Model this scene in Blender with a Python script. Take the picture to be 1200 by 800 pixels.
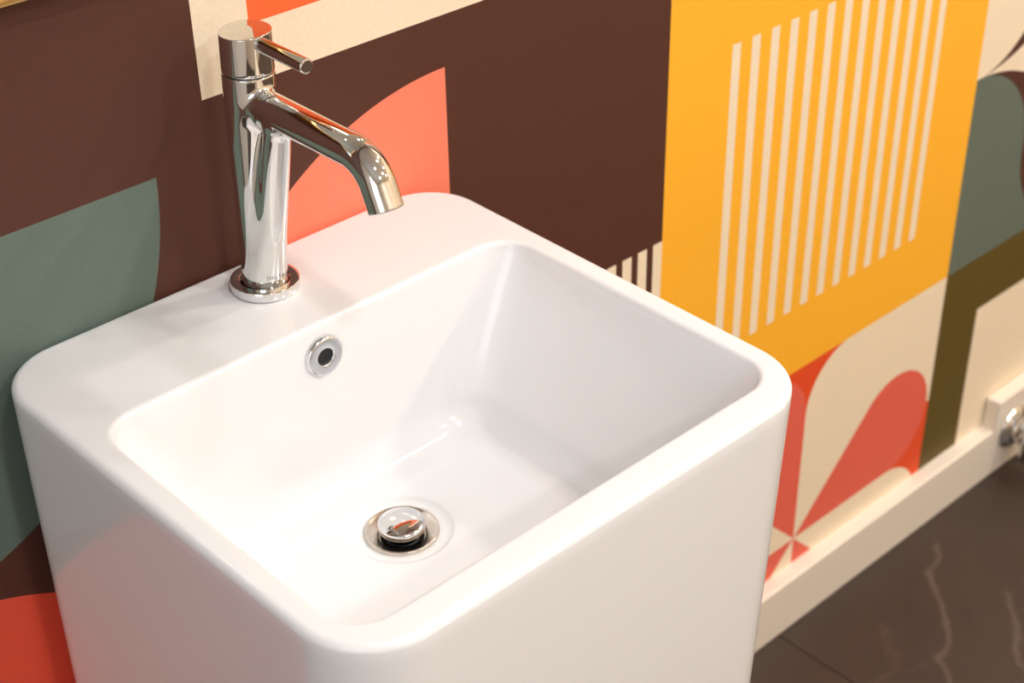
import bpy, bmesh, math, random
import numpy as np
from mathutils import Vector, Matrix

# ------------------------------------------------------------------ clear
for o in list(bpy.data.objects):
    bpy.data.objects.remove(o, do_unlink=True)
scene = bpy.context.scene
COL = scene.collection
PI = math.pi

# ------------------------------------------------------------------ camera
CAM = Vector((0.0, -0.93, 1.465))
RIGHT = Vector((0.7309611, -0.6822250, -0.0162736))
DOWN = Vector((-0.3831672, -0.3905730, -0.8370398))
FWD = Vector((0.5646935, 0.6180791, -0.5468999))
cd = bpy.data.cameras.new('camera')
cam = bpy.data.objects.new('camera', cd)
COL.objects.link(cam)
m = Matrix.Identity(4)
for i in range(3):
    m[i][0] = RIGHT[i]
    m[i][1] = -DOWN[i]
    m[i][2] = -FWD[i]
    m[i][3] = CAM[i]
cam.matrix_world = m
cd.sensor_fit = 'HORIZONTAL'
cd.sensor_width = 36.0
cd.lens = 1895.34 / 1200 * 36.0
cd.clip_start = 0.02
cd.dof.use_dof = True
cd.dof.focus_distance = 1.12
cd.dof.aperture_fstop = 9.0
scene.camera = cam

# ------------------------------------------------------------------ world, exposure
w = bpy.data.worlds.new('world')
scene.world = w
w.use_nodes = True
w.node_tree.nodes['Background'].inputs[0].default_value = (0.80, 0.88, 1.0, 1)
w.node_tree.nodes['Background'].inputs[1].default_value = 1.2
vs = scene.view_settings
vs.view_transform = 'Standard'
vs.look = 'None'
vs.gamma = 1.0
vs.use_curve_mapping = False
vs.exposure = -0.05

# room extents (the wallpapered wall is the plane y = 0)
RX0, RX1, RY0, RZ1 = -1.3, 3.3, -2.7, 2.5

def area(name, loc, target, size, power, color, shape='DISK', size_y=None):
    l = bpy.data.lights.new(name, 'AREA')
    l.shape = shape
    l.size = size
    if size_y:
        l.size_y = size_y
    l.energy = power
    l.color = color
    o = bpy.data.objects.new(name, l)
    COL.objects.link(o)
    o.location = loc
    d = Vector(target) - Vector(loc)
    o.rotation_euler = d.to_track_quat('-Z', 'Y').to_euler()
    return o

# daylight through the window in the left wall
WIN = (-2.0, -0.75, 0.95, 2.05)     # y0 y1 z0 z1
area('window_daylight', (RX0 - 0.10, (WIN[0] + WIN[1]) / 2, (WIN[2] + WIN[3]) / 2),
     (RX0 + 1, (WIN[0] + WIN[1]) / 2, (WIN[2] + WIN[3]) / 2 - 0.1), 1.2, 10, (0.80, 0.90, 1.0), 'RECTANGLE', 1.05)
WARM, NEUT = (1.0, 0.92, 0.82), (0.975, 0.985, 1.0)
# recessed ceiling downlights: x, y, watts, colour
LAMPS = [(2.45, -0.42, 17, WARM), (2.55, -1.25, 11, WARM), (1.55, -0.80, 6, NEUT), (1.45, -1.75, 16, NEUT), (0.35, -1.20, 10, NEUT), (0.40, -2.1, 15, NEUT), (2.6, -2.1, 11, WARM)]
for (lx, ly, p, tint) in LAMPS:
    area('downlight_lamp', (lx, ly, RZ1 - 0.022), (lx, ly, 0), 0.13, p, tint)

# ------------------------------------------------------------------ node helper
class NT:
    def __init__(self, name):
        self.mat = bpy.data.materials.new(name)
        self.mat.use_nodes = True
        self.t = self.mat.node_tree
        self.t.nodes.clear()
        self.out = self.t.nodes.new('ShaderNodeOutputMaterial')
        self.b = self.t.nodes.new('ShaderNodeBsdfPrincipled')
        self.t.links.new(self.b.outputs[0], self.out.inputs[0])
        self._pos = None
    def n(self, kind, **kw):
        x = self.t.nodes.new(kind)
        for k, v in kw.items():
            setattr(x, k, v)
        return x
    def link(self, a, b):
        self.t.links.new(a, b)
    def put(self, sock, v):
        if isinstance(v, bpy.types.NodeSocket):
            self.t.links.new(v, sock)
        else:
            sock.default_value = v
    def m(self, op, a, b=0.0, c=0.0):
        x = self.n('ShaderNodeMath', operation=op)
        self.put(x.inputs[0], a)
        self.put(x.inputs[1], b)
        self.put(x.inputs[2], c)
        return x.outputs[0]
    def pos(self):
        if self._pos is None:
            g = self.n('ShaderNodeNewGeometry')
            s = self.n('ShaderNodeSeparateXYZ')
            self.link(g.outputs['Position'], s.inputs[0])
            self._pos = (s.outputs[0], s.outputs[1], s.outputs[2], g.outputs['Position'])
        return self._pos
    def gt(self, a, b): return self.m('GREATER_THAN', a, b)
    def lt(self, a, b): return self.m('LESS_THAN', a, b)
    def AND(self, *a):
        r = a[0]
        for q in a[1:]:
            r = self.m('MULTIPLY', r, q)
        return r
    def OR(self, *a):
        r = a[0]
        for q in a[1:]:
            r = self.m('MAXIMUM', r, q)
        return r
    def NOT(self, a): return self.m('SUBTRACT', 1.0, a)
    def dist(self, cx, cz):
        x, y, z, p = self.pos()
        dx = self.m('SUBTRACT', x, cx)
        dz = self.m('SUBTRACT', z, cz)
        return self.m('SQRT', self.m('ADD', self.m('MULTIPLY', dx, dx), self.m('MULTIPLY', dz, dz)))
    def disc(self, cx, cz, r): return self.lt(self.dist(cx, cz), r)
    def mix(self, fac, a, b):
        x = self.n('ShaderNodeMix', data_type='RGBA')
        self.put(x.inputs[0], fac)
        self.put(x.inputs[6], a)
        self.put(x.inputs[7], b)
        return x.outputs[2]
    def noise(self, scale, detail=2.0, rough=0.5, vec=None):
        x = self.n('ShaderNodeTexNoise')
        x.inputs['Scale'].default_value = scale
        x.inputs['Detail'].default_value = detail
        x.inputs['Roughness'].default_value = rough
        self.link(vec if vec is not None else self.pos()[3], x.inputs['Vector'])
        return x.outputs[0]
    def bump(self, h, strength, dist=0.001):
        x = self.n('ShaderNodeBump')
        x.inputs['Strength'].default_value = strength
        x.inputs['Distance'].default_value = dist
        self.link(h, x.inputs['Height'])
        self.link(x.outputs[0], self.b.inputs['Normal'])
    def set(self, **kw):
        for k, v in kw.items():
            self.put(self.b.inputs[k.replace('_', ' ')], v)

def lin(r, g, b):
    f = lambda c: (c / 255 / 12.92) if c / 255 <= 0.04045 else ((c / 255 + 0.055) / 1.055) ** 2.4
    return (f(r), f(g), f(b), 1.0)

# ------------------------------------------------------------------ materials
MAT = {}

def wallpaper():
    N = NT('printed_wallpaper')
    x, y, z, p = N.pos()
    BROWN = lin(82, 46, 34)
    CREAM = lin(240, 223, 196)
    ORANGE = lin(246, 107, 54)
    CORAL = lin(244, 132, 104)
    TEAL = lin(98, 113, 103)
    TEAL2 = lin(99, 110, 99)
    YELLOW = lin(252, 182, 46)
    OLIVE = lin(92, 75, 25)
    RUST = lin(228, 78, 32)
    PETAL = lin(229, 101, 81)
    col = BROWN
    X0, X1, X2, X3, X4 = 0.2385, 0.5095, 0.782, 1.0543, 1.605
    Z0, Z1, Z2, Z3 = 0.124, 0.395, 0.6665, 0.937
    R = 0.271
    # teal quarter disc, coral half disc (left of the basin)
    col = N.mix(N.AND(N.disc(X0, Z3, R), N.lt(z, Z3)), col, TEAL)
    col = N.mix(N.AND(N.disc(X0, Z1, R), N.lt(z, Z2)), col, lin(232, 84, 60))  # same coral ink made darker, shade beside the basin put into its colour
    # nested squares, above the tap
    c1 = N.AND(N.gt(x, 0.555), N.lt(x, 1.009), N.gt(z, 0.982), N.lt(z, 1.435))
    c2 = N.AND(N.gt(x, 0.601), N.lt(x, 0.963), N.gt(z, 1.0264), N.lt(z, 1.39))
    col = N.mix(c1, col, CREAM)
    col = N.mix(c2, col, ORANGE)
    # coral quarter disc behind the tap
    col = N.mix(N.AND(N.disc(X2, Z2, R), N.lt(x, X2), N.gt(z, Z2)), col, CORAL)
    # short stripes
    fr = N.m('FRACT', N.m('DIVIDE', N.m('SUBTRACT', X3 + 1.0, x), 0.02195))
    fr2 = N.m('FRACT', N.m('ADD', N.m('DIVIDE', N.m('SUBTRACT', X3, x), 0.02195), 10.0))
    col = N.mix(N.AND(N.lt(fr2, 0.0129 / 0.02195), N.gt(x, X2), N.lt(x, X3), N.lt(z, 0.6675), N.gt(z, Z1)), col, CREAM)
    # yellow square with thirteen stripes
    yel = N.AND(N.gt(x, X3), N.lt(x, X4), N.gt(z, Z1), N.lt(z, 0.9385))
    col = N.mix(yel, col, YELLOW)
    P = (1.5026 - 1.1458) / 12
    f3 = N.m('FRACT', N.m('DIVIDE', N.m('SUBTRACT', x, 1.1458), P))
    st = N.AND(N.lt(f3, 0.0125 / P), N.gt(x, 1.1450), N.lt(x, 1.1458 + 12.6 * P), N.gt(z, 0.4873), N.lt(z, 0.8477))
    col = N.mix(st, col, CREAM)
    # flower under the yellow square
    cell = N.AND(N.gt(x, X3), N.lt(x, X4), N.lt(z, Z1))
    col = N.mix(cell, col, RUST)
    cx, cz = 1.3275, 0.124
    rx = N.m('SUBTRACT', x, cx)
    rz = N.m('SUBTRACT', z, cz)
    corner = N.AND(cell, N.gt(rx, 0.079), N.gt(rz, 0.079))
    col = N.mix(corner, col, CREAM)
    ang = N.m('ARCTAN2', rz, rx)
    sec = N.m('FLOOR', N.m('DIVIDE', N.m('ADD', ang, 2 * PI), PI / 4))
    loc = N.m('SUBTRACT', N.m('SUBTRACT', N.m('ADD', ang, 2 * PI), N.m('MULTIPLY', sec, PI / 4)), PI / 8)
    rad = N.dist(cx, cz)
    px = N.m('MULTIPLY', rad, N.m('COSINE', loc))
    py = N.m('MULTIPLY', rad, N.m('SINE', loc))
    H, r = 0.2078, 0.0796
    dx = N.m('SUBTRACT', px, H)
    inc = N.lt(N.m('SQRT', N.m('ADD', N.m('MULTIPLY', dx, dx), N.m('MULTIPLY', py, py))), r)
    drop = N.OR(inc, N.lt(px, H * math.cos(PI / 8) ** 2))
    odd = N.gt(N.m('MODULO', sec, 2.0), 0.5)
    col = N.mix(N.AND(cell, drop, odd), col, CREAM)
    col = N.mix(N.AND(cell, drop, N.NOT(odd)), col, PETAL)
    # right hand cells
    right = N.gt(x, X4)
    col = N.mix(N.AND(right, N.gt(z, Z1)), col, CREAM)
    col = N.mix(N.AND(right, N.gt(z, Z1), N.lt(z, Z2), N.disc(X4, Z1, R)), col, BROWN)
    up = N.AND(N.disc(X4, Z1 + R / 2, R / 2), N.gt(z, Z1 + R / 2))
    lo = N.AND(N.lt(z, Z1 + R / 2), N.NOT(N.disc(X4 + R, Z1 + R / 2, R / 2)), N.lt(x, X4 + R), N.gt(z, Z1))
    col = N.mix(N.AND(right, N.OR(up, lo)), col, TEAL2)
    col = N.mix(N.AND(right, N.gt(z, Z2), N.lt(z, Z3), N.disc(X4, Z3, R)), col, BROWN)
    col = N.mix(N.AND(right, N.gt(z, Z2), N.disc(X4, Z3 - R / 2, R / 2)), col, CREAM)
    col = N.mix(N.AND(right, N.lt(z, Z1)), col, OLIVE)
    col = N.mix(N.AND(N.gt(x, 1.6943), N.lt(z, 0.3068)), col, CREAM)
    # faint weave in the print
    a = N.noise(260, 3, 0.6)
    hs = N.n('ShaderNodeHueSaturation')
    N.link(N.m('ADD', 0.90, N.m('MULTIPLY', a, 0.2)), hs.inputs['Value'])
    N.link(col, hs.inputs['Color'])
    N.set(Base_Color=hs.outputs[0], Roughness=0.62)
    N.b.inputs['Specular IOR Level'].default_value = 0.35
    h = N.m('ADD', N.noise(900, 2, 0.6), N.m('MULTIPLY', N.noise(350, 2), 0.5))
    N.bump(h, 0.16, 0.0006)
    return N.mat

def plain(name, col, rough=0.5, metal=0.0, spec=0.5, coat=0.0, var=0.0, scale=30, bump=0.0):
    N = NT(name)
    c = col
    if var:
        a = N.noise(scale, 3)
        hs = N.n('ShaderNodeHueSaturation')
        hs.inputs['Color'].default_value = col
        N.link(N.m('ADD', 1 - var / 2, N.m('MULTIPLY', a, var)), hs.inputs['Value'])
        c = hs.outputs[0]
    N.set(Base_Color=c, Roughness=rough, Metallic=metal)
    N.b.inputs['Specular IOR Level'].default_value = spec
    if coat:
        N.b.inputs['Coat Weight'].default_value = coat
        N.b.inputs['Coat Roughness'].default_value = 0.03
    if bump:
        N.bump(N.noise(scale * 4, 3), bump)
    return N.mat

def stone():
    N = NT('dark_stone')
    x, y, z, p = N.pos()
    base = N.mix(N.noise(7, 6, 0.6), lin(38, 28, 22), lin(64, 49, 40))
    base = N.mix(N.m('MULTIPLY', N.noise(40, 4, 0.6), 0.35), base, lin(60, 44, 38))
    # wandering veins: distance to broken lines, pulled about by noise
    wob = N.n('ShaderNodeTexNoise')
    wob.inputs['Scale'].default_value = 26
    wob.inputs['Detail'].default_value = 3
    N.link(p, wob.inputs['Vector'])
    sp = N.n('ShaderNodeSeparateColor')
    N.link(wob.outputs['Color'], sp.inputs[0])
    xx = N.m('ADD', x, N.m('MULTIPLY', N.m('SUBTRACT', sp.outputs[0], 0.5), 0.03))
    yy = N.m('ADD', y, N.m('MULTIPLY', N.m('SUBTRACT', sp.outputs[1], 0.5), 0.03))
    def seg(a, b):
        (ax, ay), (bx, by) = a, b
        vx, vy = bx - ax, by - ay
        L2 = vx * vx + vy * vy
        t = N.m('DIVIDE', N.m('ADD', N.m('MULTIPLY', N.m('SUBTRACT', xx, ax), vx), N.m('MULTIPLY', N.m('SUBTRACT', yy, ay), vy)), L2)
        t = N.m('MINIMUM', N.m('MAXIMUM', t, 0.0), 1.0)
        ex = N.m('SUBTRACT', xx, N.m('ADD', N.m('MULTIPLY', t, vx), ax))
        ey = N.m('SUBTRACT', yy, N.m('ADD', N.m('MULTIPLY', t, vy), ay))
        return N.m('SQRT', N.m('ADD', N.m('MULTIPLY', ex, ex), N.m('MULTIPLY', ey, ey)))
    lines = [[(1.578, -0.061), (1.512, -0.095), (1.483, -0.137), (1.449, -0.171), (1.397, -0.196), (1.30, -0.30)],
             [(1.565, -0.18), (1.516, -0.225), (1.466, -0.263), (1.40, -0.42)]]
    d = None
    for l in lines:
        for a, b in zip(l, l[1:]):
            s = seg(a, b)
            d = s if d is None else N.m('MINIMUM', d, s)
    v = N.m('MAXIMUM', N.m('SUBTRACT', 1.0, N.m('DIVIDE', d, 0.007)), 0.0)
    v = N.m('MULTIPLY', v, N.m('MULTIPLY', N.noise(18, 2), 0.30))
    # finer veins all over
    vo = N.n('ShaderNodeTexVoronoi', feature='DISTANCE_TO_EDGE')
    vo.inputs['Scale'].default_value = 3.1
    cb = N.n('ShaderNodeCombineXYZ')
    N.link(N.m('ADD', xx, N.m('MULTIPLY', sp.outputs[2], 0.1)), cb.inputs[0])
    N.link(yy, cb.inputs[1])
    N.link(cb.outputs[0], vo.inputs['Vector'])
    v2 = N.m('MAXIMUM', N.m('SUBTRACT', 1.0, N.m('DIVIDE', vo.outputs['Distance'], 0.012)), 0.0)
    v2 = N.m('MULTIPLY', v2, N.m('MULTIPLY', N.m('GREATER_THAN', N.noise(5, 1), 0.58), 0.05))
    base = N.mix(N.m('MAXIMUM', v, v2), base, lin(160, 140, 125))
    N.set(Base_Color=base, Roughness=N.m('ADD', 0.32, N.m('MULTIPLY', N.noise(30, 3), 0.2)))
    return N.mat

MAT['wallpaper'] = wallpaper()
MAT['stone'] = stone()
MAT['grout'] = plain('grout', lin(48, 37, 31), 0.9)
MAT['paint'] = plain('painted_wall', lin(236, 233, 228), 0.6, var=0.03, scale=4)
MAT['beige'] = plain('beige_painted_wall', lin(228, 208, 182), 0.6, var=0.03, scale=4)
MAT['ceil'] = plain('ceiling_paint', lin(240, 238, 234), 0.7, var=0.02, scale=4)
MAT['trim'] = plain('trim_paint', lin(230, 219, 205), 0.38, var=0.03, scale=12)
MAT['ceramic'] = plain('glazed_ceramic', lin(237, 236, 236), 0.13, spec=0.5, var=0.008, scale=6)
MAT['chrome'] = plain('chrome', (0.78, 0.78, 0.77, 1), 0.045, 1.0, var=0.02, scale=40)
MAT['satin'] = plain('satin_steel', (0.66, 0.60, 0.53, 1), 0.2, 1.0, var=0.04, scale=60)
MAT['dark'] = plain('black_rubber_and_shade', lin(16, 13, 11), 0.5, var=0.2, scale=80)  # rubber parts, also the painted shade in overflow and drain
MAT['etch'] = plain('etched_mark', (0.30, 0.29, 0.28, 1), 0.5, 1.0)
MAT['steel'] = plain('brushed_steel', (0.72, 0.75, 0.78, 1), 0.13, 1.0, var=0.03, scale=90)
MAT['gold'] = plain('brass_frame', (0.80, 0.52, 0.20, 1), 0.28, 1.0, var=0.05, scale=40)
MAT['mirror'] = plain('mirror_glass', (0.80, 0.83, 0.80, 1), 0.02, 1.0)
MAT['brass'] = plain('brass', (0.72, 0.45, 0.15, 1), 0.3, 1.0)
MAT['winframe'] = plain('window_paint', lin(238, 236, 232), 0.4)

def emit(name, col, s):
    N = NT(name)
    N.set(Base_Color=(0.8, 0.8, 0.8, 1), Emission_Color=col, Emission_Strength=s)
    return N.mat
MAT['lamp'] = emit('lamp_diffuser', (1, 0.9, 0.78, 1), 6.0)

# ------------------------------------------------------------------ mesh helpers
def obj(name, me, mat, parent=None, smooth=True, loc=None):
    o = bpy.data.objects.new(name, me)
    COL.objects.link(o)
    if not me.materials:
        me.materials.append(MAT[mat])
    if smooth:
        me.polygons.foreach_set('use_smooth', [True] * len(me.polygons))
    if parent is not None:
        o.parent = parent
    if loc is not None:
        o.location = loc
    return o

def from_py(name, v, f):
    me = bpy.data.meshes.new(name)
    me.from_pydata([tuple(map(float, a)) for a in v], [], [tuple(a) for a in f])
    me.update()
    return me

def box_mesh(name, x0, x1, y0, y1, z0, z1, bevel=0.0, seg=2):
    bm = bmesh.new()
    r = bmesh.ops.create_cube(bm, size=1.0)
    for v in bm.verts:
        v.co = Vector((x0 + (v.co.x + .5) * (x1 - x0), y0 + (v.co.y + .5) * (y1 - y0), z0 + (v.co.z + .5) * (z1 - z0)))
    if bevel:
        bmesh.ops.bevel(bm, geom=bm.edges[:], offset=bevel, segments=seg, profile=0.5, affect='EDGES')
    me = bpy.data.meshes.new(name)
    bm.to_mesh(me)
    bm.free()
    return me

def lathe_mesh(name, prof, seg=64, axis='z', closed=False):
    """prof: list of (r, h); poles where r == 0"""
    v, f, rings = [], [], []
    for (r, h) in prof:
        if r < 1e-7:
            rings.append([len(v)])
            v.append((0, 0, h))
        else:
            s = len(v)
            rings.append(list(range(s, s + seg)))
            for i in range(seg):
                a = 2 * PI * i / seg
                v.append((r * math.cos(a), r * math.sin(a), h))
    pairs = list(zip(rings, rings[1:]))
    if closed:
        pairs.append((rings[-1], rings[0]))
    for a, b in pairs:
        for i in range(seg):
            j = (i + 1) % seg
            if len(a) == 1 and len(b) == 1:
                continue
            if len(a) == 1:
                f.append((a[0], b[j], b[i]))
            elif len(b) == 1:
                f.append((a[i], a[j], b[0]))
            else:
                f.append((a[i], a[j], b[j], b[i]))
    if axis == 'y':      # h runs along -y
        v = [(p[0], -p[2], p[1]) for p in v]
    if axis == 'x':
        v = [(p[2], p[1], -p[0]) for p in v]
    me = from_py(name, v, f)
    bm = bmesh.new()
    bm.from_mesh(me)
    bmesh.ops.recalc_face_normals(bm, faces=bm.faces)
    bm.to_mesh(me)
    bm.free()
    return me

def arcp(cx, cy, r, a0, a1, n):
    return [(cx + r * math.cos(math.radians(a0 + (a1 - a0) * i / n)), cy + r * math.sin(math.radians(a0 + (a1 - a0) * i / n))) for i in range(n + 1)]

def tag(o, label=None, cat=None, group=None, kind=None):
    if label: o['label'] = label
    if cat: o['category'] = cat
    if group: o['group'] = group
    if kind: o['kind'] = kind
    return o

def empty(name, loc=(0, 0, 0)):
    e = bpy.data.objects.new(name, None)
    e.empty_display_size = 0.05
    COL.objects.link(e)
    e.location = loc
    return e

def struct(name, me, mat, label, cat, smooth=False):
    return tag(obj(name, me, mat, smooth=smooth), label, cat, kind='structure')

# ------------------------------------------------------------------ the room
struct('wall_back', box_mesh('wall_back', RX0, RX1, 0, 0.1, 0, RZ1), 'wallpaper', 'wall papered with bold brown, yellow, coral and cream geometric print', 'wall')
struct('wall_right', box_mesh('wall_right', RX1, RX1 + 0.1, RY0, 0.1, 0, RZ1), 'beige', 'plain beige painted wall beyond the right edge', 'wall')
struct('wall_front', box_mesh('wall_front', RX0, RX1, RY0 - 0.1, RY0, 0, RZ1), 'beige', 'plain beige painted wall behind the viewer', 'wall')
struct('ceiling', box_mesh('ceiling', RX0 - 0.1, RX1 + 0.1, RY0 - 0.1, 0.1, RZ1, RZ1 + 0.1), 'ceil', 'plain white ceiling with recessed downlights', 'ceiling')

def wall_with_hole():
    y0, y1, z0, z1 = WIN
    v, f = [], []
    for (a, b, c, d) in ((RY0, y0, 0, RZ1), (y1, 0.0, 0, RZ1), (y0, y1, 0, z0), (y0, y1, z1, RZ1)):
        me = box_mesh('t', RX0 - 0.1, RX0, a, b, c, d)
        s = len(v)
        v += [tuple(q.co) for q in me.vertices]
        f += [tuple(s + i for i in pl.vertices) for pl in me.polygons]
        bpy.data.meshes.remove(me)
    return from_py('wall_left', v, f)
struct('wall_left', wall_with_hole(), 'paint', 'plain cream painted wall with a window beyond the left edge', 'wall')
win = tag(empty('window_1', (RX0 - 0.05, (WIN[0] + WIN[1]) / 2, WIN[2])), 'white framed window in the left wall', 'window', kind='structure')
wy0, wy1 = WIN[0] - (WIN[0] + WIN[1]) / 2, WIN[1] - (WIN[0] + WIN[1]) / 2
wh = WIN[3] - WIN[2]
obj('window_frame', box_mesh('s', -0.03, 0.03, wy0, wy0 + 0.05, 0, wh), 'winframe', win, False)
obj('window_frame', box_mesh('s', -0.03, 0.03, wy1 - 0.05, wy1, 0, wh), 'winframe', win, False)
obj('window_frame', box_mesh('s', -0.03, 0.03, wy0 + 0.05, wy1 - 0.05, 0, 0.05), 'winframe', win, False)
obj('window_frame', box_mesh('s', -0.03, 0.03, wy0 + 0.05, wy1 - 0.05, wh - 0.05, wh), 'winframe', win, False)
obj('window_bar', box_mesh('s', -0.02, 0.02, -0.02, 0.02, 0.05, wh - 0.05), 'winframe', win, False)

# floor: a dark bed with large stone tiles, 2 mm joints
TX, TY, JX, JY = 0.6, 0.6, 1.2855, -0.021
fl = struct('floor', box_mesh('floor', RX0 - 0.1, RX1 + 0.1, RY0 - 0.1, 0.1, -0.08, -0.0012), 'grout', 'floor of large dark brown veined stone tiles', 'floor')
g = 0.0009
tile_me = box_mesh('floor_tile', g, TX - g, -TY + g, -g, -0.012, 0.0, 0.0008, 1)
ix0 = math.floor((RX0 - JX) / TX)
first = True
for i in range(ix0, 8):
    x = JX + i * TX
    if x >= RX1:
        break
    for j in range(0, 5):
        o = obj('floor_tile', tile_me, 'stone', fl, False, (x, JY + 0.0 - j * TY, 0))
o = None

# baseboard along the papered wall: eased upper edge
def baseboard(x0, x1, h, t, r=0.004):
    prof = [(0, 0), (-t, 0), (-t, h - r)] + arcp(-t + r, h - r, r, 180, 90, 5)[1:] + [(0, h)]
    n = len(prof)
    v = [(x0, a, b) for a, b in prof] + [(x1, a, b) for a, b in prof]
    f = [(i, i + 1, n + i + 1, n + i) for i in range(n - 1)] + [(n - 1, 0, n, 2 * n - 1)]
    f += [tuple(range(n - 1, -1, -1)), tuple(range(n, 2 * n))]
    return from_py('baseboard', v, f)
struct('baseboard_back', baseboard(RX0, RX1, 0.0828, 0.0212), 'trim', 'low white painted baseboard under the geometric wallpaper', 'baseboard')

# ------------------------------------------------------------------ wash basin
DECK = 0.844
BC = 0.5585      # basin centre line

CS, SS = 14, 14
def rrect(x0, x1, yb, yf, r, z, rf=None, k=0.0):
    """rounded rectangle loop, counter-clockwise seen from above; yb back (near wall), yf front"""
    rf = r if rf is None else rf
    pts = []
    cs = [((x1 - rf, yf + rf), rf, -90), ((x1 - r, yb - r), r, 0), ((x0 + r, yb - r), r, 90), ((x0 + rf, yf + rf), rf, 180)]
    for q in range(4):
        (cx, cy), rr, a0 = cs[q]
        for i in range(CS + 1):
            a = math.radians(a0 + 90 * i / CS)
            pts.append((cx + rr * math.cos(a), cy + rr * math.sin(a)))
        (nx, ny), nr, na = cs[(q + 1) % 4]
        ex, ey = nx + nr * math.cos(math.radians(na)), ny + nr * math.sin(math.radians(na))
        px, py = pts[-1]
        for i in range(1, SS):
            t = i / SS
            pts.append((px + (ex - px) * t, py + (ey - py) * t))
    xm = (x0 + x1) / 2
    return [(xm + (a - xm) * (1 - k * max(0, -b) / 0.41), b, z) for a, b in pts]

def circ_like(loop, cx, cy, r, z):
    out = []
    n = len(loop)
    for (a, b, c) in loop:
        t = math.atan2(b - cy, a - cx)
        out.append((cx + r * math.cos(t), cy + r * math.sin(t), z))
    return out

DRX, DRY, DRZ = 0.5605, -0.1925, 0.697
def make_basin():
    loops = []
    ox0, ox1, oyb, oyf, orr = 0.3548, 0.7645, -0.0012, -0.4096, 0.049
    def outer(z, e=0.0):
        t = (DECK - z) / DECK       # 0 at the top
        # e: inset of the rounded upper edge
        return rrect(ox0 - 0.003 * t + e, ox1 - 0.004 * t - e, oyb - e, oyf + 0.038 * t + e, max(orr - e, 0.01), z, orr + 0.004 - e, 0.018)
    loops.append(outer(0.0, 0.006))
    loops.append(outer(0.004, 0.001))
    for z in (0.01, 0.1, 0.25, 0.4, 0.55, 0.7, 0.78, 0.815, 0.83):
        loops.append(outer(z))
    er = 0.0062
    for i in range(1, 10):
        a = math.radians(90 * i / 9)
        loops.append(outer(DECK - er + er * math.sin(a), er * (1 - math.cos(a))))
    loops.append(outer(DECK, er + 0.0012))
    # inner rim
    ix0, ix1, iyb, iyf, ir = 0.3770, 0.7415, -0.1145, -0.3820, 0.027
    def inner(z, e=0.0):
        return rrect(ix0 + e, ix1 - e, iyb - e, iyf + e, ir - e, z)
    loops.append(rrect(ix0 - 0.0056, ix1 + 0.0056, iyb + 0.0056, iyf - 0.0056, ir + 0.0056, DECK))
    ie = 0.0045
    for i in range(0, 7):
        a = math.radians(90 * i / 6)
        loops.append(inner(DECK - ie + ie * math.cos(a), -ie * (1 - math.sin(a))))
    # walls drafting in to the floor
    zf = 0.7015
    bx0, bx1, byb, byf = 0.428, 0.690, -0.1215, -0.345
    zb = zf + 0.030
    for s in (0.04, 0.2, 0.4, 0.6, 0.8, 0.95, 1.0):
        z = (DECK - ie) + (zb - (DECK - ie)) * s
        L = lambda a, b: a + (b - a) * s
        loops.append(rrect(L(ix0, bx0), L(ix1, bx1), L(iyb, byb), L(iyf, byf), L(ir, 0.036), z))
    fr = 0.030
    for i in range(1, 8):
        a = math.radians(82 * i / 7)
        e = fr * (1 - math.cos(a)) * 1.0
        loops.append(rrect(bx0 + e * 0.75, bx1 - e * 0.75, byb - e * 1.1, byf + e * 1.1, 0.036 - e * 0.35, zb - fr * math.sin(a)))
    last = rrect(bx0 + 0.0225, bx1 - 0.0225, byb - 0.0305, byf + 0.032, 0.026, zf - 0.0006)
    loops.append(last)
    c0 = circ_like(last, DRX, DRY, 0.0395, DRZ + 0.0028)
    for t in (0.33, 0.66):
        loops.append([(a[0] + (b[0] - a[0]) * t, a[1] + (b[1] - a[1]) * t, a[2] + (b[2] - a[2]) * t) for a, b in zip(last, c0)])
    loops.append(c0)
    for (r, dz) in ((0.0385, 0.0024), (0.037, 0.0014), (0.035, 0.0004), (0.032, 0.0), (0.0225, -0.0005), (0.0215, -0.002), (0.0215, -0.04)):
        loops.append(circ_like(last, DRX, DRY, r, DRZ + dz))
    n = len(loops[0])
    v = [p for l in loops for p in l]
    f = []
    for k in range(len(loops) - 1):
        for i in range(n):
            j = (i + 1) % n
            f.append((k * n + i, k * n + j, (k + 1) * n + j, (k + 1) * n + i))
    f.append(tuple(range(n - 1, -1, -1)))
    e = (len(loops) - 1) * n
    f.append(tuple(range(e, e + n)))
    me = from_py('basin_body', v, f)
    return me

basin = tag(empty('pedestal_wash_basin', (0, 0, 0)), 'white glazed square pedestal wash basin standing against the patterned wall', 'wash basin')
bo = obj('basin_body', make_basin(), 'ceramic', basin)

# overflow ring on the back wall of the bowl
OVX, OVZ = 0.5583, 0.8175
prof = [(0.0068, 0.0), (0.0068, 0.0022)] + [(0.0072, 0.0030), (0.0085, 0.0033), (0.0105, 0.0030), (0.0128, 0.0034), (0.0148, 0.0031), (0.0158, 0.0020), (0.0161, 0.0)]
ov = obj('overflow_ring', lathe_mesh('overflow_ring', prof, 56, 'y'), 'steel', basin, True, (OVX, -0.1161, OVZ))
ov['label'] = 'round brushed steel overflow ring'
obj('overflow_shade', lathe_mesh('overflow_shade', [(0.0, 0.0003), (0.005, 0.0004), (0.0069, 0.0008), (0.0069, 0.0)], 40, 'y'), 'dark', ov)  # flat black disc, the hole's shade put into its colour

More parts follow.
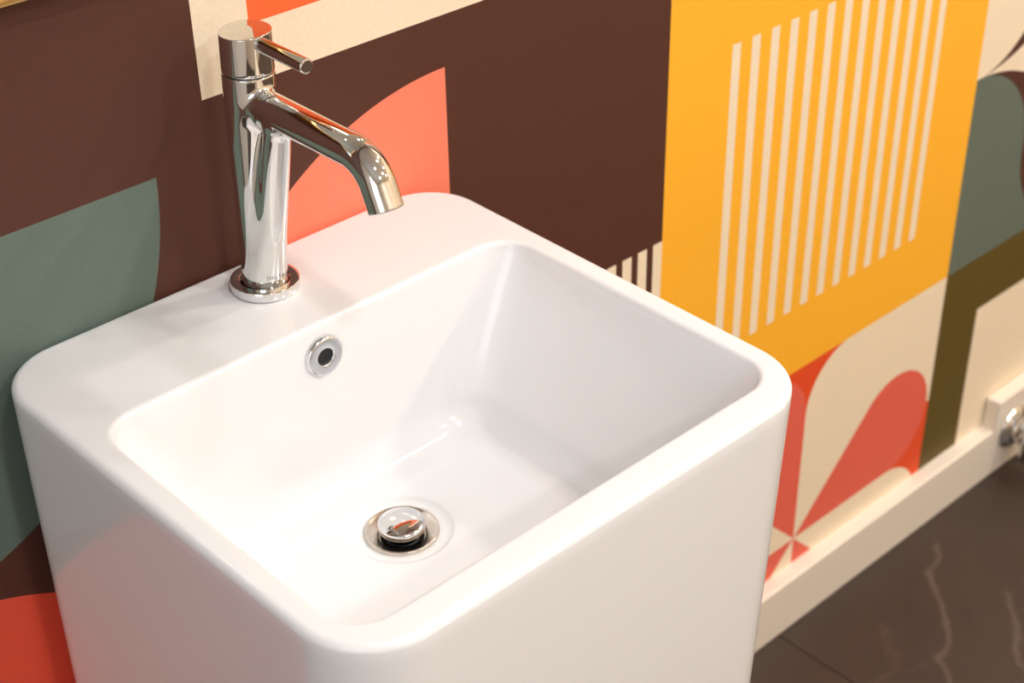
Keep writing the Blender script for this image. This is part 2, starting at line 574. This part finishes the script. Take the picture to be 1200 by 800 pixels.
# drain: flange, black disc painted in for the throat's shade, domed pop-up plug
prof = [(0.0150, -0.004), (0.0158, -0.0012), (0.0190, -0.0002), (0.0212, 0.0006), (0.0240, 0.0014), (0.0258, 0.0023), (0.0268, 0.0028), (0.0275, 0.0024), (0.0278, 0.0012), (0.0278, -0.0003)]
dr = obj('drain_flange', lathe_mesh('drain_flange', prof, 72), 'satin', basin, True, (DRX, DRY, DRZ))
dr['label'] = 'round satin steel drain flange'
obj('throat_shade', lathe_mesh('throat_shade', [(0.0, -0.0035), (0.0152, -0.0035), (0.0152, -0.005)], 48), 'dark', dr)
pr = [(0.0, -0.0030), (0.0125, -0.0030), (0.0125, 0.0030), (0.0160, 0.0032)]
obj('plug_seal', lathe_mesh('plug_seal', pr, 48), 'dark', dr)
dome = [(0.0150, 0.0034), (0.0172, 0.0036), (0.0178, 0.0044), (0.0179, 0.0080), (0.0176, 0.0090), (0.0168, 0.0098)]
for i in range(1, 13):
    a = i / 12
    dome.append((0.0168 * (1 - a) if i < 12 else 0.0, 0.0098 + 0.0031 * (1 - (1 - a) ** 2)))
pl = obj('pop_up_plug', lathe_mesh('pop_up_plug', dome, 72), 'chrome', dr)

# ------------------------------------------------------------------ tap
TAP = Vector((0.5616, -0.0446, DECK))
tap = tag(empty('basin_tap', TAP), 'tall chrome single-lever mixer tap on the back ledge of the basin', 'tap')
tap.rotation_euler = (0, math.radians(2.0), 0)

fp = [(0.0, 0.0), (0.0249, 0.0)] + [(0.0256, 0.0006), (0.0258, 0.0012), (0.0258, 0.0070)] + arcp(0.0250, 0.0070, 0.0008, 0, 90, 4)[1:] + [(0.0240, 0.0078), (0.0196, 0.0078), (0.0189, 0.0076), (0.0186, 0.0060), (0.0, 0.0060)]
fo = obj('base_flange', lathe_mesh('base_flange', fp, 96), 'chrome', tap)

# body and spout grown as one continuous surface from a distance field
def tap_body():
    h = 0.00115
    x = np.arange(-0.030, 0.0301, h)
    y = np.arange(-0.178, 0.0301, h)
    z = np.arange(-0.002, 0.1800, h)
    ZS, ZT = 0.0060, 0.1710
    def smin(a, b, k):
        hh = np.clip(0.5 + 0.5 * (b - a) / k, 0, 1)
        return b + (a - b) * hh - k * hh * (1 - hh)
    def smax(a, b, k):
        return -smin(-a, -b, k)
    A = math.radians(63)
    R = 0.030
    ya, zs = -0.1137, 0.1502
    rs = 0.0121
    ex, ez = ya - R * math.sin(A), zs - R * (1 - math.cos(A))
    dvy, dvz = -math.cos(A), -math.sin(A)
    Ls = 0.0168
    oy, oz = ex + dvy * Ls, ez + dvz * Ls
    def sdf(P):
        X, Y, Z = P[..., 0], P[..., 1], P[..., 2]
        # upright: gently widening column with a foot flare
        t = np.clip((Z - 0.03) / 0.13, 0, 1)
        r = 0.0165 + 0.0022 * t + 0.0004 * np.exp(-np.clip(Z - 0.006, 0, 1) / 0.010)
        col = np.sqrt(X * X + Y * Y) - r
        # raked fin that carries the spout and dies out towards the foot
        t2 = np.clip((Z - 0.008) / 0.127, 0, 1)
        fin = np.sqrt(X * X + (Y + 0.0050 + 0.0250 * t2) ** 2) - (0.0118 - 0.0018 * t2)
        fin = smax(fin, Z - 0.142, 0.010)
        col = smin(col, fin, 0.006)
        col = smax(smax(col, Z - ZT, 0.0012), ZS - Z, 0.0012)
        # spout: straight run, bend, short straight outlet
        c1 = np.clip(Y, ya, 0.0)
        zst = zs + (0.0012 * (c1 + 0.05) / 0.06)
        d1 = np.sqrt(X * X + (Y - c1) ** 2 + (Z - zs) ** 2)
        yy, zz = Y - ya, Z - (zs - R)
        ang = np.arctan2(-yy, zz)
        aa = np.clip(ang, 0, A)
        py, pz = -R * np.sin(aa), R * np.cos(aa)
        d2 = np.sqrt(X * X + (yy - py) ** 2 + (zz - pz) ** 2)
        s = np.clip((Y - ex) * dvy + (Z - ez) * dvz, 0, Ls + 0.01)
        d3 = np.sqrt(X * X + (Y - ex - dvy * s) ** 2 + (Z - ez - dvz * s) ** 2)
        sp = np.minimum(np.minimum(d1, d2), d3) - rs
        # outlet cut and its bore
        cut = (Y - oy) * dvy + (Z - oz) * dvz
        near = Y < ya
        sp = np.where(near, smax(sp, cut, 0.0016), sp)
        bore = np.sqrt(np.maximum(X * X + (Y - oy) ** 2 + (Z - oz) ** 2 - cut * cut, 0)) - 0.0095
        bore = np.maximum(bore, np.abs(cut) - 0.004)
        sp = np.where(near, smax(sp, -bore, 0.0006), sp)
        k = 0.0040 + 0.0045 * np.clip((0.158 - Z) / 0.02, 0, 1)
        return smin(col, sp, k)
    G = np.stack(np.meshgrid(x, y, z, indexing='ij'), -1)
    F = sdf(G)
    S = F < 0
    nx, ny, nz = F.shape
    # surface nets
    c = np.zeros((nx - 1, ny - 1, nz - 1), int)
    for a in (0, 1):
        for b in (0, 1):
            for d in (0, 1):
                c += S[a:nx - 1 + a, b:ny - 1 + b, d:nz - 1 + d]
    act = (c > 0) & (c < 8)
    idx = -np.ones(act.shape, int)
    ids = np.argwhere(act)
    idx[act] = np.arange(len(ids))
    V = np.stack([x[ids[:, 0]], y[ids[:, 1]], z[ids[:, 2]]], -1) + h / 2
    def grad(P):
        e = 2e-5
        g = np.zeros_like(P)
        for k in range(3):
            d = np.zeros(3)
            d[k] = e
            g[:, k] = (sdf(P + d) - sdf(P - d)) / (2 * e)
        return g
    for it in range(6):
        g = grad(V)
        val = sdf(V)
        V = V - g * (val / np.maximum((g * g).sum(1), 0.2))[:, None] * (0.9)
    faces = []
    for ax in range(3):
        sl0 = [slice(None)] * 3
        sl1 = [slice(None)] * 3
        sl0[ax] = slice(0, -1)
        sl1[ax] = slice(1, None)
        a, b = S[tuple(sl0)], S[tuple(sl1)]
        ch = np.argwhere(a != b)
        o1, o2 = [k for k in range(3) if k != ax]
        ok = (ch[:, o1] > 0) & (ch[:, o2] > 0) & (ch[:, o1] < F.shape[o1] - 1) & (ch[:, o2] < F.shape[o2] - 1)
        ch = ch[ok]
        ins = a[tuple(ch.T)]
        def cell(d1, d2):
            q = ch.copy()
            q[:, o1] += d1
            q[:, o2] += d2
            return idx[tuple(q.T)]
        q = np.stack([cell(-1, -1), cell(0, -1), cell(0, 0), cell(-1, 0)], -1)
        flip = ins if ax != 1 else ~ins
        q[~flip] = q[~flip][:, ::-1]
        faces.append(q)
    Fq = np.concatenate(faces)
    me = bpy.data.meshes.new('tap_body')
    me.from_pydata(V.tolist(), [], Fq.tolist())
    me.update()
    me.polygons.foreach_set('use_smooth', [True] * len(me.polygons))
    nn = grad(V)
    nn /= np.linalg.norm(nn, axis=1)[:, None]
    me.normals_split_custom_set_from_vertices(nn.tolist())
    return me, (oy, oz, A), sdf
tb, (OY, OZ, OA), tap_sdf = tap_body()
body = obj('tap_body', tb, 'chrome', tap, False)
# aerator inside the outlet
ae = obj('aerator', lathe_mesh('aerator', [(0.0, 0.0), (0.0088, 0.0), (0.0093, -0.001), (0.0093, -0.0030)], 40), 'dark', tap)
ae.location = (0, OY + math.cos(OA) * 0.002, OZ + math.sin(OA) * 0.002)
ae.rotation_euler = Vector((0, -math.cos(OA), -math.sin(OA))).to_track_quat('Z', 'Y').to_euler()

# seam ring, cap, lever
obj('seam_ring', lathe_mesh('seam_ring', [(0.0, 0.1705), (0.0178, 0.1705), (0.0178, 0.1732), (0.0, 0.1732)], 72), 'dark', tap)
CZ0, CZ1, CR = 0.1718, 0.2012, 0.0186
cp = [(0.0, CZ0), (CR - 0.0007, CZ0), (CR - 0.0002, CZ0 + 0.0003), (CR, CZ0 + 0.0010), (CR, CZ0 + 0.003), (CR - 0.0001, CZ1 - 0.003), (CR - 0.0002, CZ1 - 0.0010)]
cp += arcp(CR - 0.0008, CZ1 - 0.0006, 0.0006, 0, 90, 4)
def cap_mesh():
    me = lathe_mesh('handle_cap', cp, 160)
    bm = bmesh.new()
    bm.from_mesh(me)
    # flat top split along the lever: the side left of the lever falls away slightly
    top = max(v.co.z for v in bm.verts)
    ring = [e for e in bm.edges if e.is_boundary and all(abs(v.co.z - top) < 1e-6 for v in e.verts)]
    f = bmesh.ops.contextual_create(bm, geom=ring)['faces'][0]
    r = bmesh.ops.bisect_plane(bm, geom=[f] + f.edges[:] + f.verts[:], plane_co=(0.005, 0, 0), plane_no=(1, -0.10, 0), dist=1e-6)
    for v in bm.verts:
        if v.co.z > CZ1 - 0.004:
            d = 0.005 + 0.10 * v.co.y - v.co.x
            if d > 0:
                v.co.z -= d * 0.085 * min(1.0, (v.co.z - (CZ1 - 0.004)) / 0.003)
    for fc in bm.faces:
        fc.smooth = len(fc.verts) < 10
    bmesh.ops.recalc_face_normals(bm, faces=bm.faces)
    bm.normal_update()
    for e in bm.edges:
        e.smooth = not any(len(q.verts) > 10 for q in e.link_faces)
    bm.to_mesh(me)
    bm.free()
    return me
cap = obj('handle_cap', cap_mesh(), 'chrome', tap, False)
lv = [(0.0, 0.012), (0.0052, 0.012), (0.0052, 0.016), (0.0054, 0.0680)] + arcp(0.0042, 0.0683, 0.0012, 0, 90, 5) + [(0.0036, 0.0695), (0.0, 0.0695)]
lever = obj('lever', lathe_mesh('lever', lv, 48, 'y'), 'chrome', cap, True, (0, 0, 0.1950))
lever['label'] = 'slim round chrome lever'

# etched maker's name at the foot of the body, wrapped round the column
def etched():
    cu = bpy.data.curves.new('etched_name', 'FONT')
    cu.body = 'DELTA'
    cu.size = 0.0042
    cu.align_x = 'CENTER'
    cu.space_character = 1.15
    cu.resolution_u = 3
    t = bpy.data.objects.new('tmp_text', cu)
    COL.objects.link(t)
    dg = bpy.context.evaluated_depsgraph_get()
    me = bpy.data.meshes.new_from_object(t.evaluated_get(dg))
    bpy.data.objects.remove(t, do_unlink=True)
    bm = bmesh.new()
    bm.from_mesh(me)
    bmesh.ops.triangulate(bm, faces=bm.faces[:])
    for rnd in range(3):
        bmesh.ops.subdivide_edges(bm, edges=[e for e in bm.edges if e.calc_length() > 0.0006], cuts=1)
        bmesh.ops.triangulate(bm, faces=bm.faces[:])
    for v in bm.verts:
        a = v.co.x / 0.0175
        z = 0.0150 + v.co.y
        ang = -PI / 2 + a - 0.12
        lo, hi = 0.010, 0.030
        for it in range(24):
            r = (lo + hi) / 2
            if tap_sdf(np.array([[r * math.cos(ang), r * math.sin(ang), z]]))[0] < 0:
                lo = r
            else:
                hi = r
        r = hi + 0.0002
        v.co = Vector((r * math.cos(ang), r * math.sin(ang), z))
    bm.to_mesh(me)
    bm.free()
    me.materials.clear()
    return me
obj('etched_lettering', etched(), 'etch', body, False)

# ------------------------------------------------------------------ mirror above the basin (its brass lower edge shows top left)
MX0, MX1, MZ0, MZ1, MD = 0.262, 0.862, 1.0972, 1.897, 0.020
mir = tag(empty('wall_mirror', ((MX0 + MX1) / 2, 0, MZ0)), 'brass-framed wall mirror hung above the basin, lower edge at top left', 'mirror')
hw, hh, fw = (MX1 - MX0) / 2, MZ1 - MZ0, 0.006
obj('frame_rail', box_mesh('r', -hw, hw, -MD, -0.0005, 0, fw, 0.0008), 'gold', mir)
obj('frame_rail', box_mesh('r', -hw, hw, -MD, -0.0005, hh - fw, hh, 0.0008), 'gold', mir)
obj('frame_stile', box_mesh('r', -hw, -hw + fw, -MD, -0.0005, fw, hh - fw, 0.0008), 'gold', mir)
obj('frame_stile', box_mesh('r', hw - fw, hw, -MD, -0.0005, fw, hh - fw, 0.0008), 'gold', mir)
obj('mirror_glass', box_mesh('r', -hw + fw, hw - fw, -MD + 0.004, -0.001, fw, hh - fw), 'mirror', mir, False)

# ------------------------------------------------------------------ pipe box and chrome stop valve at the right
struct('trim_1', box_mesh('pipe_box', 1.7595, 1.99, -0.0235, -0.0004, 0.0, 0.1320, 0.0035, 3), 'trim', 'taller white boxed trim interrupting the baseboard behind the valve', 'trim')
VS = 1.45
val = tag(empty('stop_valve', (1.806, -0.0236, 0.070)), 'small chrome stop valve on the white trim at the right edge', 'valve')
obj('escutcheon', lathe_mesh('escutcheon', [(0.0, 0.0), (0.024, 0.0), (0.0238, 0.002), (0.020, 0.006), (0.012, 0.009), (0.009, 0.010), (0.0, 0.010)], 48, 'y'), 'chrome', val)
obj('valve_nut', lathe_mesh('valve_nut', [(0.0, 0.009), (0.0125, 0.009), (0.0145, 0.010), (0.0145, 0.016), (0.0125, 0.018), (0.0, 0.018)], 6, 'y'), 'chrome', val, False)
vb = obj('valve_body', lathe_mesh('valve_body', [(0.0, -0.030), (0.0095, -0.030), (0.0105, -0.028), (0.0105, -0.012), (0.0130, -0.010), (0.0135, 0.010), (0.0110, 0.014), (0.0105, 0.026), (0.0085, 0.028), (0.0, 0.028)], 40), 'chrome', val, True, (0, -0.024, 0))
obj('olive_ring', lathe_mesh('olive_ring', [(0.0, 0.028), (0.0088, 0.028), (0.0092, 0.030), (0.0088, 0.033), (0.0, 0.033)], 32), 'brass', vb)
hd = obj('valve_handle', lathe_mesh('valve_handle', [(0.0, 0.010), (0.006, 0.010), (0.006, 0.015), (0.013, 0.017), (0.0155, 0.019), (0.0155, 0.028), (0.013, 0.031), (0.0, 0.031)], 12, 'y'), 'chrome', val, False, (0, -0.024, 0))
val.scale = (VS, VS, VS)

# ------------------------------------------------------------------ ceiling downlights
ring_me = lathe_mesh('downlight_ring', [(0.066, 0.0), (0.070, -0.006), (0.082, -0.008), (0.088, -0.005), (0.090, 0.0)], 48)
dif_me = lathe_mesh('downlight_diffuser', [(0.0, -0.003), (0.066, -0.003), (0.066, 0.0)], 40)
names = ['nearest the far right corner', 'by the right wall, second from the papered wall', 'in the middle of the papered side', 'in the middle of the room', 'nearest above the viewer', 'by the left rear', 'by the right rear corner']
for (lx, ly, p, tint), nm in zip(LAMPS, names):
    e = tag(empty('ceiling_downlight', (lx, ly, RZ1)), 'round white recessed ceiling downlight ' + nm, 'ceiling light', 'recessed ceiling downlights')
    obj('trim_ring', ring_me, 'winframe', e)
    obj('diffuser', dif_me, 'lamp', e, False)
